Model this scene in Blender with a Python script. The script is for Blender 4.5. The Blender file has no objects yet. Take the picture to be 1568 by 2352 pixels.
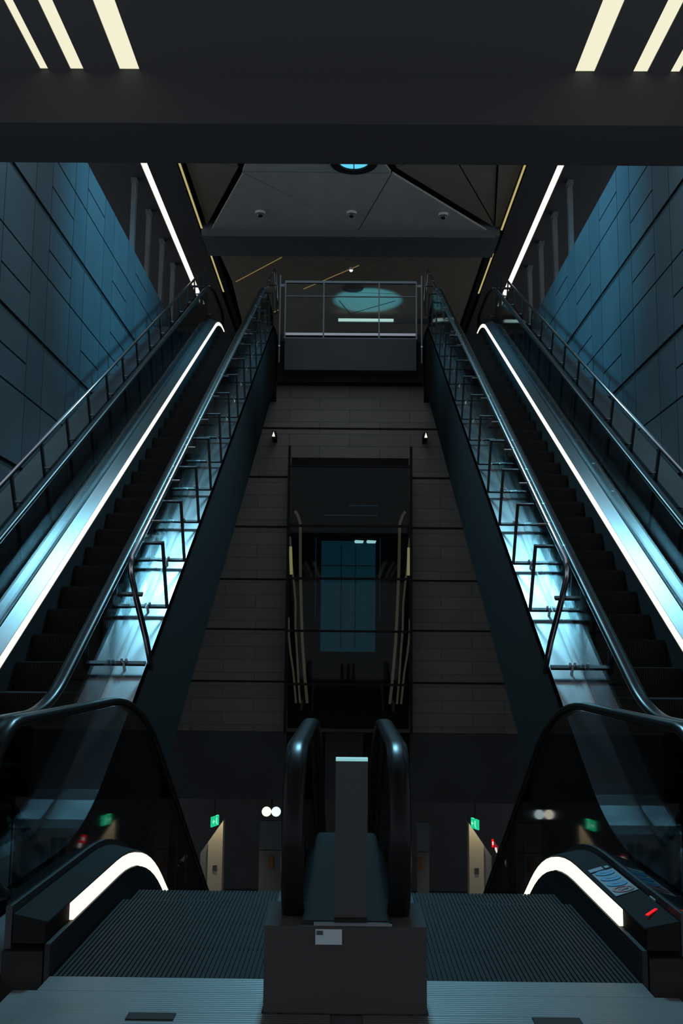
import bpy, math, random
from mathutils import Vector, Matrix
random.seed(4)
S = bpy.context.scene
COL = S.collection
R_ = math.radians
A30 = R_(30); SN, CS = math.sin(A30), math.cos(A30)
EYE = 1.22                                   # camera height above the mezzanine floor

# ------------------------------------------------------------------ materials
def nodes(m):
    m.use_nodes = True
    nt = m.node_tree
    return nt, nt.nodes, nt.links, nt.nodes.get('Principled BSDF')

def mat(name, col, rough=.6, metal=0., spec=.5, noise=0., nscale=4., bump=0., bscale=40., stretch=None, coat=0.):
    m = bpy.data.materials.new(name)
    nt, N, L, b = nodes(m)
    b.inputs['Base Color'].default_value = (*col, 1)
    b.inputs['Roughness'].default_value = rough
    b.inputs['Metallic'].default_value = metal
    b.inputs['Specular IOR Level'].default_value = spec
    b.inputs['Coat Weight'].default_value = coat
    if noise or bump:
        tc = N.new('ShaderNodeTexCoord'); mp = N.new('ShaderNodeMapping')
        L.new(tc.outputs['Object'], mp.inputs['Vector'])
        if stretch: mp.inputs['Scale'].default_value = stretch
    if noise:
        n = N.new('ShaderNodeTexNoise'); n.inputs['Scale'].default_value = nscale; n.inputs['Detail'].default_value = 5
        L.new(mp.outputs['Vector'], n.inputs['Vector'])
        r = N.new('ShaderNodeMapRange')
        r.inputs['From Min'].default_value = .3; r.inputs['From Max'].default_value = .7
        r.inputs['To Min'].default_value = 1 - noise; r.inputs['To Max'].default_value = 1 + noise
        L.new(n.outputs['Fac'], r.inputs['Value'])
        mx = N.new('ShaderNodeMix'); mx.data_type = 'RGBA'; mx.blend_type = 'MULTIPLY'
        mx.inputs['Factor'].default_value = 1
        mx.inputs[6].default_value = (*col, 1)
        L.new(r.outputs['Result'], mx.inputs[7])
        L.new(mx.outputs[2], b.inputs['Base Color'])
    if bump:
        n2 = N.new('ShaderNodeTexNoise'); n2.inputs['Scale'].default_value = bscale
        L.new(mp.outputs['Vector'], n2.inputs['Vector'])
        bp = N.new('ShaderNodeBump'); bp.inputs['Strength'].default_value = bump; bp.inputs['Distance'].default_value = .01
        L.new(n2.outputs['Fac'], bp.inputs['Height'])
        L.new(bp.outputs['Normal'], b.inputs['Normal'])
    return m

def brushed(name, col, rough, aniso, tangent=(1, 0, 0), metal=.9):
    m = mat(name, col, rough, metal, noise=.06, nscale=5, stretch=(1, .15, .15))
    nt, N, L, b = nodes(m)
    b.inputs['Anisotropic'].default_value = aniso
    c = N.new('ShaderNodeCombineXYZ')
    for k, v in zip('XYZ', tangent): c.inputs[k].default_value = v
    L.new(c.outputs[0], b.inputs['Tangent'])
    return m

def emit(name, col, s=1.):
    m = bpy.data.materials.new(name)
    nt, N, L, b = nodes(m)
    b.inputs['Base Color'].default_value = (*[min(c, .8) * .5 for c in col], 1)
    b.inputs['Emission Color'].default_value = (*col, 1)
    b.inputs['Emission Strength'].default_value = s
    return m

def glass(name, tint=(.9, .95, .95), fac=.06, rough=.03):
    m = bpy.data.materials.new(name)
    nt, N, L, b = nodes(m)
    N.remove(b)
    out = [n for n in N if n.type == 'OUTPUT_MATERIAL'][0]
    t = N.new('ShaderNodeBsdfTransparent'); t.inputs['Color'].default_value = (*tint, 1)
    g = N.new('ShaderNodeBsdfGlossy'); g.inputs['Roughness'].default_value = rough
    f = N.new('ShaderNodeFresnel'); f.inputs['IOR'].default_value = 1.45
    mu = N.new('ShaderNodeMath'); mu.operation = 'MULTIPLY'; mu.inputs[1].default_value = fac / .04
    mu.use_clamp = True
    L.new(f.outputs[0], mu.inputs[0])
    mx = N.new('ShaderNodeMixShader')
    L.new(mu.outputs[0], mx.inputs[0]); L.new(t.outputs[0], mx.inputs[1]); L.new(g.outputs[0], mx.inputs[2])
    L.new(mx.outputs[0], out.inputs['Surface'])
    return m

def brick_mat():
    m = mat('ashlar cladding', (.05, .047, .044), .75)
    nt, N, L, b = nodes(m)
    tc = N.new('ShaderNodeTexCoord'); sp = N.new('ShaderNodeSeparateXYZ'); cb = N.new('ShaderNodeCombineXYZ')
    L.new(tc.outputs['Object'], sp.inputs[0]); L.new(sp.outputs['X'], cb.inputs['X']); L.new(sp.outputs['Z'], cb.inputs['Y'])
    br = N.new('ShaderNodeTexBrick')
    br.inputs['Scale'].default_value = 1; br.inputs['Brick Width'].default_value = 1.3; br.inputs['Row Height'].default_value = .268
    br.inputs['Mortar Size'].default_value = .012; br.inputs['Mortar Smooth'].default_value = .3
    br.inputs['Color1'].default_value = (.25, .23, .205, 1); br.inputs['Color2'].default_value = (.21, .195, .178, 1)
    br.inputs['Mortar'].default_value = (.15, .145, .135, 1)
    L.new(cb.outputs[0], br.inputs['Vector']); L.new(br.outputs['Color'], b.inputs['Base Color'])
    return m

def floor_mat():
    m = mat('ribbed floor plate', (.15, .145, .145), .42, .6)
    nt, N, L, b = nodes(m)
    tc = N.new('ShaderNodeTexCoord'); w = N.new('ShaderNodeTexWave')
    w.wave_type = 'BANDS'; w.bands_direction = 'Y'; w.inputs['Scale'].default_value = 16
    L.new(tc.outputs['Object'], w.inputs['Vector'])
    bp = N.new('ShaderNodeBump'); bp.inputs['Strength'].default_value = .5; bp.inputs['Distance'].default_value = .006
    L.new(w.outputs['Fac'], bp.inputs['Height']); L.new(bp.outputs['Normal'], b.inputs['Normal'])
    n = N.new('ShaderNodeTexNoise'); n.inputs['Scale'].default_value = 3; n.inputs['Detail'].default_value = 6
    L.new(tc.outputs['Object'], n.inputs['Vector'])
    r = N.new('ShaderNodeMapRange'); r.inputs['To Min'].default_value = .3; r.inputs['To Max'].default_value = .62
    L.new(n.outputs['Fac'], r.inputs['Value']); L.new(r.outputs['Result'], b.inputs['Roughness'])
    return m

M = dict(
    concrete=mat('dark concrete', (.055, .055, .057), .8, noise=.12, nscale=3),
    soffit=mat('dark painted soffit', (.10, .10, .102), .9, spec=.2),
    beam=mat('dark beam cladding', (.06, .061, .063), .85, spec=.2),
    crossbeam=mat('blue grey cross beam', (.17, .18, .19), .85, spec=.2),
    fascia=mat('grey fascia panel', (.06, .066, .072), .7, noise=.15, nscale=1.5),
    facet=mat('folded ceiling panel', (.58, .55, .50), .85, noise=.06, nscale=3),
    facet2=mat('brown folded ceiling panel', (.34, .29, .22), .85, noise=.06, nscale=3),
    shadow=mat('black shadow gap', (.006, .006, .006), .9),
    panel=mat('coated metal wall panel', (.085, .105, .118), .34, .25, noise=.10, nscale=.9),
    panel2=mat('darker metal wall panel', (.072, .094, .108), .36, .25, noise=.10, nscale=.9),
    brick=brick_mat(), plate=floor_mat(),
    stone=mat('dark stone floor', (.05, .052, .056), .6, noise=.15),
    steel=brushed('brushed steel deck', (.40, .42, .43), .29, .97),
    darksteel=mat('dark steel', (.05, .052, .056), .45, .5),
    post=mat('grey painted steel post', (.05, .05, .052), .35, .6),
    tube=mat('polished steel tube', (.42, .44, .47), .2, 1.), rail=mat('satin steel rail', (.13, .16, .18), .35, 1.),
    chrome=mat('chrome', (.6, .62, .65), .18, 1.),
    black=mat('black skirt panel', (.018, .018, .019), .6, 0, .25),
    truss=mat('black truss cladding', (.024, .023, .0225), .9, spec=.1),
    rubber=mat('glossy black handrail rubber', (.010, .010, .011), .3, 0, .12),
    step=mat('ribbed black step', (.016, .0155, .016), .75, 0, .15),
    strip=emit('warm white strip', (1.0, .87, .70), 1.35),
    ceil_strip=emit('cream ceiling strip', (.86, .82, .60), 1.0),
    hall_strip=emit('white hall strip', (1.0, .94, .80), 1.25),
    slot=emit('yellow cove glow', (.47, .38, .15), 1.),
    seam=emit('dim cove seam', (.20, .14, .055), 1.),
    glass=glass('clear glass', (.93, .96, .96), .010),
    tglass=glass('tinted glass', (.50, .54, .56), .008),
    dkglass=glass('dark balustrade glass', (.34, .36, .37), .012),
    deckblack=mat('black painted deck', (.012, .012, .0125), .8, 0, .1),
    boxblack=mat('black painted cover', (.055, .054, .054), .9, spec=.2),
    dglass=glass('dark shaft glass', (.6, .65, .66), .010),
    white=mat('white plastic', (.85, .84, .78), .4),
    dome=mat('smoked dome', (.02, .02, .02), .08, 0, .8, coat=1.),
    column=mat('galvanised steel column', (.20, .225, .24), .5, .3, noise=.1),
    sky=emit('daylight glass', (.10, .55, .75), 1.2),
    green=emit('green exit sign', (.01, .55, .25), 1.),
    lime=emit('pale green pictogram', (.35, .95, .6), 1.),
    lamp=emit('warm lamp', (1, .95, .75), 1.3),
    lamp2=emit('cool lamp', (.75, .95, 1), 1.2),
    amber=emit('amber light', (.8, .45, .12), .6),
    red=emit('red indicator', (.9, .003, .006), 1.),
    redsign=emit('red backlit sign', (.30, .012, .03), .7),
    whitesign=emit('white backlit lettering', (.75, .8, .75), .9),
    dimsign=emit('dim backlit lettering', (.22, .28, .30), .7),
    door=mat('cream wall cladding', (.50, .45, .34), .7),
    door2=mat('grey door', (.16, .165, .17), .7),
    orange=mat('orange notice', (.25, .10, .03), .7),
    paper=mat('pale paper notice', (.42, .52, .56), .7),
    ink=mat('dark print', (.05, .06, .07), .7),
    blue=mat('blue mandatory disc', (.0, .20, .42), .5),
    redring=mat('red prohibition ring', (.32, .05, .07), .5),
    signback=mat('grey sign plate', (.20, .25, .27), .6),
    bluelit=emit('blue cabin glow', (.015, .13, .19), .22),
    bluelamp=emit('cyan lamp', (.55, .95, 1), 1.3),
    reflect=emit('dim warm reflection', (.085, .066, .042), .85),
    cab=mat('blue grey lift cabin', (.10, .16, .20), .6),
    mat_=mat('dark floor mat', (.014, .014, .014), .9),
)

# ------------------------------------------------------------------ mesh building
class MB:
    def __init__(s): s.v, s.f = [], []
    def add(s, vs, fs):
        o = len(s.v); s.v += [tuple(p) for p in vs]; s.f += [tuple(i + o for i in f) for f in fs]; return s
    def box(s, x0, x1, y0, y1, z0, z1):
        x0, x1 = min(x0, x1), max(x0, x1); y0, y1 = min(y0, y1), max(y0, y1); z0, z1 = min(z0, z1), max(z0, z1)
        v = [(x, y, z) for z in (z0, z1) for y in (y0, y1) for x in (x0, x1)]
        return s.add(v, [(0, 2, 3, 1), (4, 5, 7, 6), (0, 1, 5, 4), (2, 6, 7, 3), (0, 4, 6, 2), (1, 3, 7, 5)])
    def obox(s, c, ax, ay, az, hx, hy, hz):
        c, ax, ay, az = map(Vector, (c, ax, ay, az))
        v = [c + ax * hx * i + ay * hy * j + az * hz * k for k in (-1, 1) for j in (-1, 1) for i in (-1, 1)]
        return s.add(v, [(0, 2, 3, 1), (4, 5, 7, 6), (0, 1, 5, 4), (2, 6, 7, 3), (0, 4, 6, 2), (1, 3, 7, 5)])
    def prism(s, poly, off):
        n = len(poly); off = Vector(off)
        v = [Vector(p) for p in poly] + [Vector(p) + off for p in poly]
        return s.add(v, [tuple(range(n - 1, -1, -1)), tuple(range(n, 2 * n))] + [(i, (i + 1) % n, n + (i + 1) % n, n + i) for i in range(n)])
    def tube(s, pts, r, n=10, cap=True):
        pts = [Vector(p) for p in pts]; rings = []
        up = Vector((1, 0, 0)) if abs((pts[1] - pts[0]).normalized().x) < .9 else Vector((0, 0, 1))
        for i, p in enumerate(pts):
            t = (pts[min(i + 1, len(pts) - 1)] - pts[max(i - 1, 0)]).normalized()
            u = (up - t * up.dot(t)).normalized(); w = t.cross(u)
            rings.append([p + (u * math.cos(a) + w * math.sin(a)) * r for a in (2 * math.pi * k / n for k in range(n))])
        o = [q for rg in rings for q in rg]
        fs = [(i * n + k, i * n + (k + 1) % n, (i + 1) * n + (k + 1) % n, (i + 1) * n + k) for i in range(len(pts) - 1) for k in range(n)]
        if cap: fs += [tuple(range(n - 1, -1, -1)), tuple(range((len(pts) - 1) * n, len(pts) * n))]
        return s.add(o, fs)
    def disc(s, c, nrm, r, h, n=24):
        c, nrm = Vector(c), Vector(nrm).normalized()
        u = nrm.orthogonal().normalized(); w = nrm.cross(u)
        return s.prism([c + (u * math.cos(a) + w * math.sin(a)) * r for a in (2 * math.pi * k / n for k in range(n))], nrm * h)
    def ring(s, c, nrm, r0, r1, h, n=32):
        c, nrm = Vector(c), Vector(nrm).normalized()
        u = nrm.orthogonal().normalized(); w = nrm.cross(u)
        v = []
        for hh in (0, h):
            for r in (r0, r1):
                v += [c + nrm * hh + (u * math.cos(2 * math.pi * k / n) + w * math.sin(2 * math.pi * k / n)) * r for k in range(n)]
        fs = []
        for k in range(n):
            j = (k + 1) % n
            fs += [(k, j, n + j, n + k), (2 * n + k, 3 * n + k, 3 * n + j, 2 * n + j), (k, 2 * n + k, 2 * n + j, j), (n + k, n + j, 3 * n + j, 3 * n + k)]
        return s.add(v, fs)
    def dome(s, c, nrm, r, n=20, m=6):
        c, nrm = Vector(c), Vector(nrm).normalized()
        u = nrm.orthogonal().normalized(); w = nrm.cross(u)
        v = []
        for i in range(m):
            a = math.pi / 2 * i / m
            for k in range(n):
                b = 2 * math.pi * k / n
                v.append(c + (u * math.cos(b) + w * math.sin(b)) * r * math.cos(a) + nrm * r * math.sin(a))
        v.append(c + nrm * r)
        fs = [(i * n + k, i * n + (k + 1) % n, (i + 1) * n + (k + 1) % n, (i + 1) * n + k) for i in range(m - 1) for k in range(n)]
        fs += [((m - 1) * n + k, (m - 1) * n + (k + 1) % n, m * n) for k in range(n)] + [tuple(range(n - 1, -1, -1))]
        return s.add(v, fs)
    def sweep(s, path, prof, cap=True):
        """profile points (x, n) swept along a (y, z) path; n is measured along the path normal."""
        k = len(prof); pts = []
        P = [Vector((0, p[0], p[1])) for p in path]
        for i, p in enumerate(P):
            t = (P[min(i + 1, len(P) - 1)] - P[max(i - 1, 0)]).normalized()
            nn = Vector((0, -t.z, t.y))
            pts += [Vector((x, 0, 0)) + p + nn * d for x, d in prof]
        fs = [(i * k + j, i * k + (j + 1) % k, (i + 1) * k + (j + 1) % k, (i + 1) * k + j) for i in range(len(P) - 1) for j in range(k)]
        if cap: fs += [tuple(range(k - 1, -1, -1)), tuple(range((len(P) - 1) * k, len(P) * k))]
        return s.add(pts, fs)
    def build(s, name, m, parent=None, smooth=False, bevel=0):
        me = bpy.data.meshes.new(name)
        me.from_pydata(s.v, [], s.f); me.update()
        import bmesh
        b = bmesh.new(); b.from_mesh(me); bmesh.ops.recalc_face_normals(b, faces=b.faces)
        if bevel: bmesh.ops.bevel(b, geom=list(b.edges), offset=bevel, segments=1, affect='EDGES')
        b.to_mesh(me); b.free()
        if smooth:
            for p in me.polygons: p.use_smooth = len(p.vertices) == 4
        me.materials.append(M[m] if isinstance(m, str) else m)
        o = bpy.data.objects.new(name, me); COL.objects.link(o)
        if parent:
            o.parent = parent
            o.matrix_parent_inverse = Matrix.Translation(-parent.location)
        return o

def empty(name, loc, label, cat, group=None):
    o = bpy.data.objects.new(name, None); COL.objects.link(o); o.location = loc
    o.empty_display_size = .1
    return tag(o, label, cat, group)
def tag(o, label, cat, group=None):
    o['label'] = label; o['category'] = cat
    if group: o['group'] = group
    return o
def struct(name, mb, m, label=None):
    o = mb.build(name, m); o['kind'] = 'structure'
    o['label'] = label or name.replace('_', ' '); o['category'] = 'structure'
    return o
SIDE = {-1: 'left', 1: 'right'}

# slope helpers: t along the incline, w = distance below the eye's own sloping plane
def inc(x, t, w): return (x, CS * t + SN * w, EYE + SN * t - CS * w)

# ------------------------------------------------------------------ camera
def camera():
    p, psi, r = R_(8.08), R_(.44), R_(.54)
    d = Vector((-math.sin(psi) * math.cos(p), math.cos(psi) * math.cos(p), math.sin(p)))
    r0 = d.cross(Vector((0, 0, 1))).normalized(); u0 = r0.cross(d)
    rr = r0 * math.cos(r) + u0 * math.sin(r); uu = u0 * math.cos(r) - r0 * math.sin(r)
    c = bpy.data.cameras.new('camera'); c.sensor_fit = 'VERTICAL'; c.sensor_height = 36; c.lens = 2282 / 2352 * 36
    o = bpy.data.objects.new('camera', c); COL.objects.link(o)
    o.matrix_world = Matrix(((rr.x, uu.x, -d.x, 0), (rr.y, uu.y, -d.y, 0), (rr.z, uu.z, -d.z, EYE), (0, 0, 0, 1)))
    c.clip_start = .05; c.clip_end = 200
    S.camera = o
camera()

# ------------------------------------------------------------------ escalators
def nose_path(y0, ya, za, yb, zb, y1, R=2.2, n=9):
    """flat - incline - flat with rounded corners"""
    up = 1 if zb > za else -1
    T = R * math.tan(A30 / 2); pts = [(y0, za)]
    def arc(cy, cz, a0, a1): return [(cy + R * math.sin(a0 + (a1 - a0) * i / n) * 1., cz - R * math.cos(a0 + (a1 - a0) * i / n)) for i in range(n + 1)]
    def arcd(cy, cz, a0, a1): return [(cy + R * math.sin(a0 + (a1 - a0) * i / n), cz + R * math.cos(a0 + (a1 - a0) * i / n)) for i in range(n + 1)]
    if up > 0:
        pts += arc(ya - T, za + R, 0, A30)
        pts += arcd(yb + T, zb - R, -A30, 0)
    else:
        pts += arcd(ya - T, za - R, 0, A30)
        pts += arc(yb + T, zb + R, -A30, 0)
    pts.append((y1, zb))
    return pts
def offset(path, d):
    P = [Vector((p[0], p[1])) for p in path]; out = []
    for i, p in enumerate(P):
        t = (P[min(i + 1, len(P) - 1)] - P[max(i - 1, 0)]).normalized()
        out.append((p.x - t.y * d, p.y + t.x * d))
    return out
def z_at(path, y):
    for (a, b), (c, d) in zip(path, path[1:]):
        if a <= y <= c: return b + (d - b) * (y - a) / max(c - a, 1e-6)
    return path[-1][1] if y > path[-1][0] else path[0][1]

def step_mesh(w=.79, dep=.398, h=.235):   # ribs 7 mm deep
    mb = MB(); n = 44; pw = w / n
    prof = []
    for i in range(n):
        x = -w / 2 + i * pw
        prof += [(x, 0), (x + pw * .68, 0), (x + pw * .68, 1), (x + pw, 1)]
    k = len(prof)
    # tread ribs: top surface, ribs of 9 mm
    def strip(f):
        a = [f(x, q, 0) for x, q in prof]; b = [f(x, q, 1) for x, q in prof]
        mb.add(a + b, [(i, i + 1, k + i + 1, k + i) for i in range(k - 1)])
    strip(lambda x, q, e: (x, e * dep + (q * .007 if e == 0 else 0), -q * .007))
    strip(lambda x, q, e: (x, q * .007, -q * .007 if e == 0 else -h))
    mb.add([(-w / 2, 0, 0), (-w / 2, dep, 0), (-w / 2, dep, -h), (-w / 2, 0, -h)], [(0, 1, 2, 3)])
    mb.add([(w / 2, 0, 0), (w / 2, dep, 0), (w / 2, dep, -h), (w / 2, 0, -h)], [(3, 2, 1, 0)])
    mb.add([(-w / 2, dep, -.009), (w / 2, dep, -.009), (w / 2, dep, -h), (-w / 2, dep, -h)], [(0, 1, 2, 3)])
    mb.add([(-w / 2, 0, -h), (w / 2, 0, -h), (w / 2, dep, -h), (-w / 2, dep, -h)], [(0, 3, 2, 1)])
    o = mb.build('step', 'step')
    me = o.data; bpy.data.objects.remove(o)
    return me
STEP = step_mesh()

def handrail_path(path, d, r, near, far):
    """offset path closed by a half circle at each requested end"""
    q = offset(path, d)
    out = []
    if near:
        y, z = q[0]
        out += [(y - r * math.sin(a), z - r + r * math.cos(a)) for a in (math.pi * .93 * (1 - i / 12) for i in range(12))]
    out += q
    if far:
        y, z = q[-1]
        out += [(y + r * math.sin(a), z - r + r * math.cos(a)) for a in (math.pi * .93 * (i + 1) / 12 for i in range(12))]
    return out
BELT = [(-.04, -.012), (-.04, .006), (-.032, .017), (-.015, .022), (.015, .022), (.032, .017), (.04, .006), (.04, -.012), (.03, -.02), (-.03, -.02)]

def escalator(sx, xin, xout, path, label, ins_glass, going_up, strip_from, ystart, yend, inner_deck, deck='steel', pane_mat='glass', hr=.885, hpath=None):
    """xin / xout: skirt planes towards / away from the middle of the hall"""
    y0, z0 = path[0]
    root = empty('escalator', (sx * (xin + xout) / 2, y0, z0), label, 'escalator')
    B = lambda name, mb, m, parent=None, **k: mb.build(name, m, parent or root, **k)
    sw = lambda prof: MB().sweep(path, [(sx * x, d) for x, d in prof])
    # outer balustrade: black skirt, glowing strip, steel deck, glass, belt
    B('skirt_panel', sw([(xout, -.18), (xout, .118), (xout + .02, .118), (xout + .02, -.18)]), 'black')
    B('light_strip', MB().sweep([(strip_from, path[0][1])] + path[1:], [(sx * x, d) for x, d in ((xout + .004, .122), (xout + .004, .188), (xout + .02, .188), (xout + .02, .122))]), 'strip')
    B('outer_deck', sw([(xout + .012, .195), (xout + .014, .20), (xout + .145, .226), (xout + .145, .12), (xout + .022, .12), (xout + .022, .192)]), deck)
    B('edge_trim', sw([(xout + .15, .10), (xout + .15, .255), (xout + .175, .255), (xout + .175, .10)]), 'darksteel')
    def pane(xg, d1, hp):
        # build as strips so that long panes tessellate well
        mb = MB(); t = .006
        hi = offset(hp, d1); lo2 = offset(path, .21)
        for x in (xg - t, xg + t):
            v = [(sx * x, a, b) for a, b in hi] + [(sx * x, a, b) for a, b in lo2]; n = len(hi)
            mb.add(v, [(i, i + 1, n + i + 1, n + i) for i in range(n - 1)])
        for e, sgn in ((0, -1), (-1, 1)):
            y, z = hi[e]; r = .30
            arc = [(sx * xg, y + sgn * r * math.sin(math.pi * k / 12), z - r + r * math.cos(math.pi * k / 12)) for k in range(13)]
            mb.add(arc, [tuple(range(13))])
        return mb
    B('outer_glass', pane(xout + .165, hr - .025, hpath or path), pane_mat)
    B('handrail', MB().sweep(handrail_path(hpath or path, hr, .32, True, True), [(sx * (xout + .18) + x, n) for x, n in BELT]), 'rubber', smooth=True)
    # inner balustrade
    B('skirt_panel', sw([(xin, -.18), (xin, .19), (xin - .02, .19), (xin - .02, -.18)]), 'black')
    B('inner_deck', sw(inner_deck), deck)
    B('inner_glass', pane(ins_glass + .012, .84, path), 'tglass')
    B('handrail', MB().sweep(handrail_path(path, .865, .32, True, True), [(sx * ins_glass + x, n) for x, n in BELT]), 'rubber', smooth=True)
    # steps
    y = ystart
    while y < yend:
        o = bpy.data.objects.new('step', STEP); COL.objects.link(o); o.parent = root
        o.matrix_parent_inverse = Matrix.Translation(-root.location)
        wsc = (xout - xin - .012) / .79
        if going_up:
            o.matrix_basis = Matrix.Translation(Vector((sx * (xin + xout) / 2, y, z_at(path, y)))) @ Matrix.Diagonal((wsc, 1, 1, 1))
        else:
            o.matrix_basis = Matrix.Translation(Vector((sx * (xin + xout) / 2, y + .4, z_at(path, y + .4)))) @ Matrix.Rotation(math.pi, 4, 'Z') @ Matrix.Diagonal((wsc, 1, 1, 1))
        y += .4
    # comb plates and truss
    B('comb_plate', MB().box(sx * (xin + .005), sx * (xout - .005), ystart - .16, ystart - .004, z0 - .012, z0 + .004), 'plate')
    za = path[-1][1]
    B('comb_plate', MB().box(sx * (xin + .005), sx * (xout - .005), y + .004, y + .25, za - .012, za + .004), 'plate')
    return root, B, sw

UP_A, UP_B = (6.2, 0.), (19.81, 7.86)
up_path = nose_path(4.35, *UP_A, *UP_B, 21.3)
DN_A, DN_B = (5.7, 0.), (15.57, -5.7)
dn_path = nose_path(3.95, *DN_A, *DN_B, 17.6)

XS, XI = 2.705, 1.90
for sx in (-1, 1):
    root, B, sw = escalator(sx, XI, XS, up_path,
        'dark escalator climbing along the %s wall with a glowing strip down its outer side' % SIDE[sx],
        1.78, True, up_path[0][0], 4.95, 20.5,
        [(1.584, .05), (1.584, .12), (1.83, .12), (1.885, .20), (1.885, .05)])
    B('truss_cladding', sw([(1.60, .045), (1.60, -1.25), (2.86, -1.25), (2.86, .09), (2.74, .09), (2.74, -.30), (1.875, -.30), (1.875, .045)]), 'truss')

XD, XDI = 1.118, .285
for sx in (-1, 1):
    root, B, sw = escalator(sx, XDI, XD, dn_path,
        '%s of the two dark escalators going down, with a short glowing arched strip' % SIDE[sx],
          .19, False, 4.28, 3.95, 16.9,
        [(.165, .14), (.165, .215), (.262, .215), (.262, .14)], 'deckblack', 'dkglass', .945, nose_path(3.95, 5.98, 0., 15.85, -5.7, 17.6, R=1.9))
    B('truss_cladding', sw([(.262, -.30), (.262, -.9), (1.30, -.9), (1.30, .09), (1.145, .09), (1.145, -.30)]), 'truss')
    if sx > 0:
        led = MB()
        for k in range(6):
            led.obox((1.175 + k * .0115, 4.06 + k * .017, .222), (1, 1.4, 0), (-1.4, 1, 0), (0, 0, 1), .0035, .0035, .002)
        B('indicator_light', led, 'red')

# cladding between the two down escalators
root = empty('escalator_divider', (0, 3.62, 0), 'black box cladding between the two down escalators, with a paper notice on its front', 'cladding')
MB().sweep([(3.62, 0)] + dn_path[1:], [(-.155, -.0), (-.155, .29), (-.145, .30), (.145, .30), (.155, .29), (.155, -.0)]).build('body', 'truss', root)
MB().box(-.28, .28, 3.60, 3.94, .0, .285).build('front_cover', 'boxblack', root)
MB().box(-.11, .16, 3.596, 3.61, .287, .297).build('edge_trim', 'chrome', root)
pn = tag(MB().box(-.104, -.012, 3.594, 3.598, .226, .276).build('paper_notice', 'paper'), 'small pale paper notice stuck on the black box between the down escalators', 'notice')
MB().box(-.100, -.078, 3.592, 3.595, .258, .272).build('printed_corner', 'ink', pn)
root = empty('slim_pylon', (.015, 3.66, .30), 'slim grey pylon with a bright top edge between the down escalators', 'pylon')
MB().box(-.04, .075, 3.66, 3.70, .30, .835).build('panel', 'beam', root)
MB().box(-.04, .075, 3.656, 3.70, .836, .846).build('lit_edge', emit('cyan top edge', (.22, .48, .50), 1.), root)  # light catching the top edge, put in as a glowing strip

# safety sign on the right-hand deck
def deckpt(u, v, h=0): return (XD + .03 + u, 4.42 + v, .2025 + u * .198 + h)
root = empty('safety_sign', deckpt(.05, .3), 'grey safety sign with three blue discs and a red ring on the right escalator deck', 'sign')
MB().prism([deckpt(0, .0, .002), deckpt(.108, .04, .002), deckpt(.108, .46, .002), deckpt(0, .42, .002)], (0, 0, .003)).build('plate', 'signback', root)
for k in range(4):
    c = deckpt(.054, .075 + .105 * k + .005, .006)
    n = Vector((-.198, 0, 1))
    if k:
        p = MB().disc(c, n, .046, .002).build('blue_disc', 'blue', root)
        f = MB(); c2 = Vector(c) + Vector((0, 0, .0025))
        f.disc(c2 + Vector((-.012, 0, -.002)), n, .009, .001, 12)
        f.obox(c2 + Vector((.008, 0, .0015)), (1, 0, .198), (0, 1, 0), (-.198, 0, 1), .014, .006, .0008)
        f.obox(c2 + Vector((.022, .008, .0045)), (1, .4, .198), (-.4, 1, 0), (-.198, 0, 1), .012, .003, .0008)
        f.build('pictogram', 'signback', p)
    else:
        p = MB().ring(c, n, .036, .047, .002).build('red_ring', 'redring', root)
        f = MB(); f.obox(Vector(c) + Vector((0, 0, .001)), (1, 1, .198), (-1, 1, 0), (-.198, 0, 1), .028, .004, .001)
        f.build('slash', 'redring', p)
        f = MB(); f.obox(Vector(c) + Vector((0, 0, .0005)), (1, 0, .198), (0, 1, 0), (-.198, 0, 1), .02, .009, .0008)
        f.build('pictogram', 'ink', p)
root = empty('small_label', deckpt(.02, .5), 'small pale label just above the safety sign on the right escalator deck', 'label')
MB().prism([deckpt(0, .45, .002), deckpt(.07, .475, .002), deckpt(.07, .53, .002), deckpt(0, .505, .002)], (0, 0, .003)).build('plate', 'signback', root)
MB().prism([deckpt(.08, .485, .002), deckpt(.10, .49, .002), deckpt(.10, .53, .002), deckpt(.08, .525, .002)], (0, 0, .003)).build('plate', 'signback', root)
tag(MB().prism([deckpt(.112, -.10, -.0), deckpt(.118, -.10, -.0), deckpt(.118, -.17, -.0), deckpt(.112, -.17, -.0)], (0, 0, .008)).build('sticker', 'signback'),
    'tiny grey sticker on the right escalator deck between safety sign and red light', 'sticker')

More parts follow.
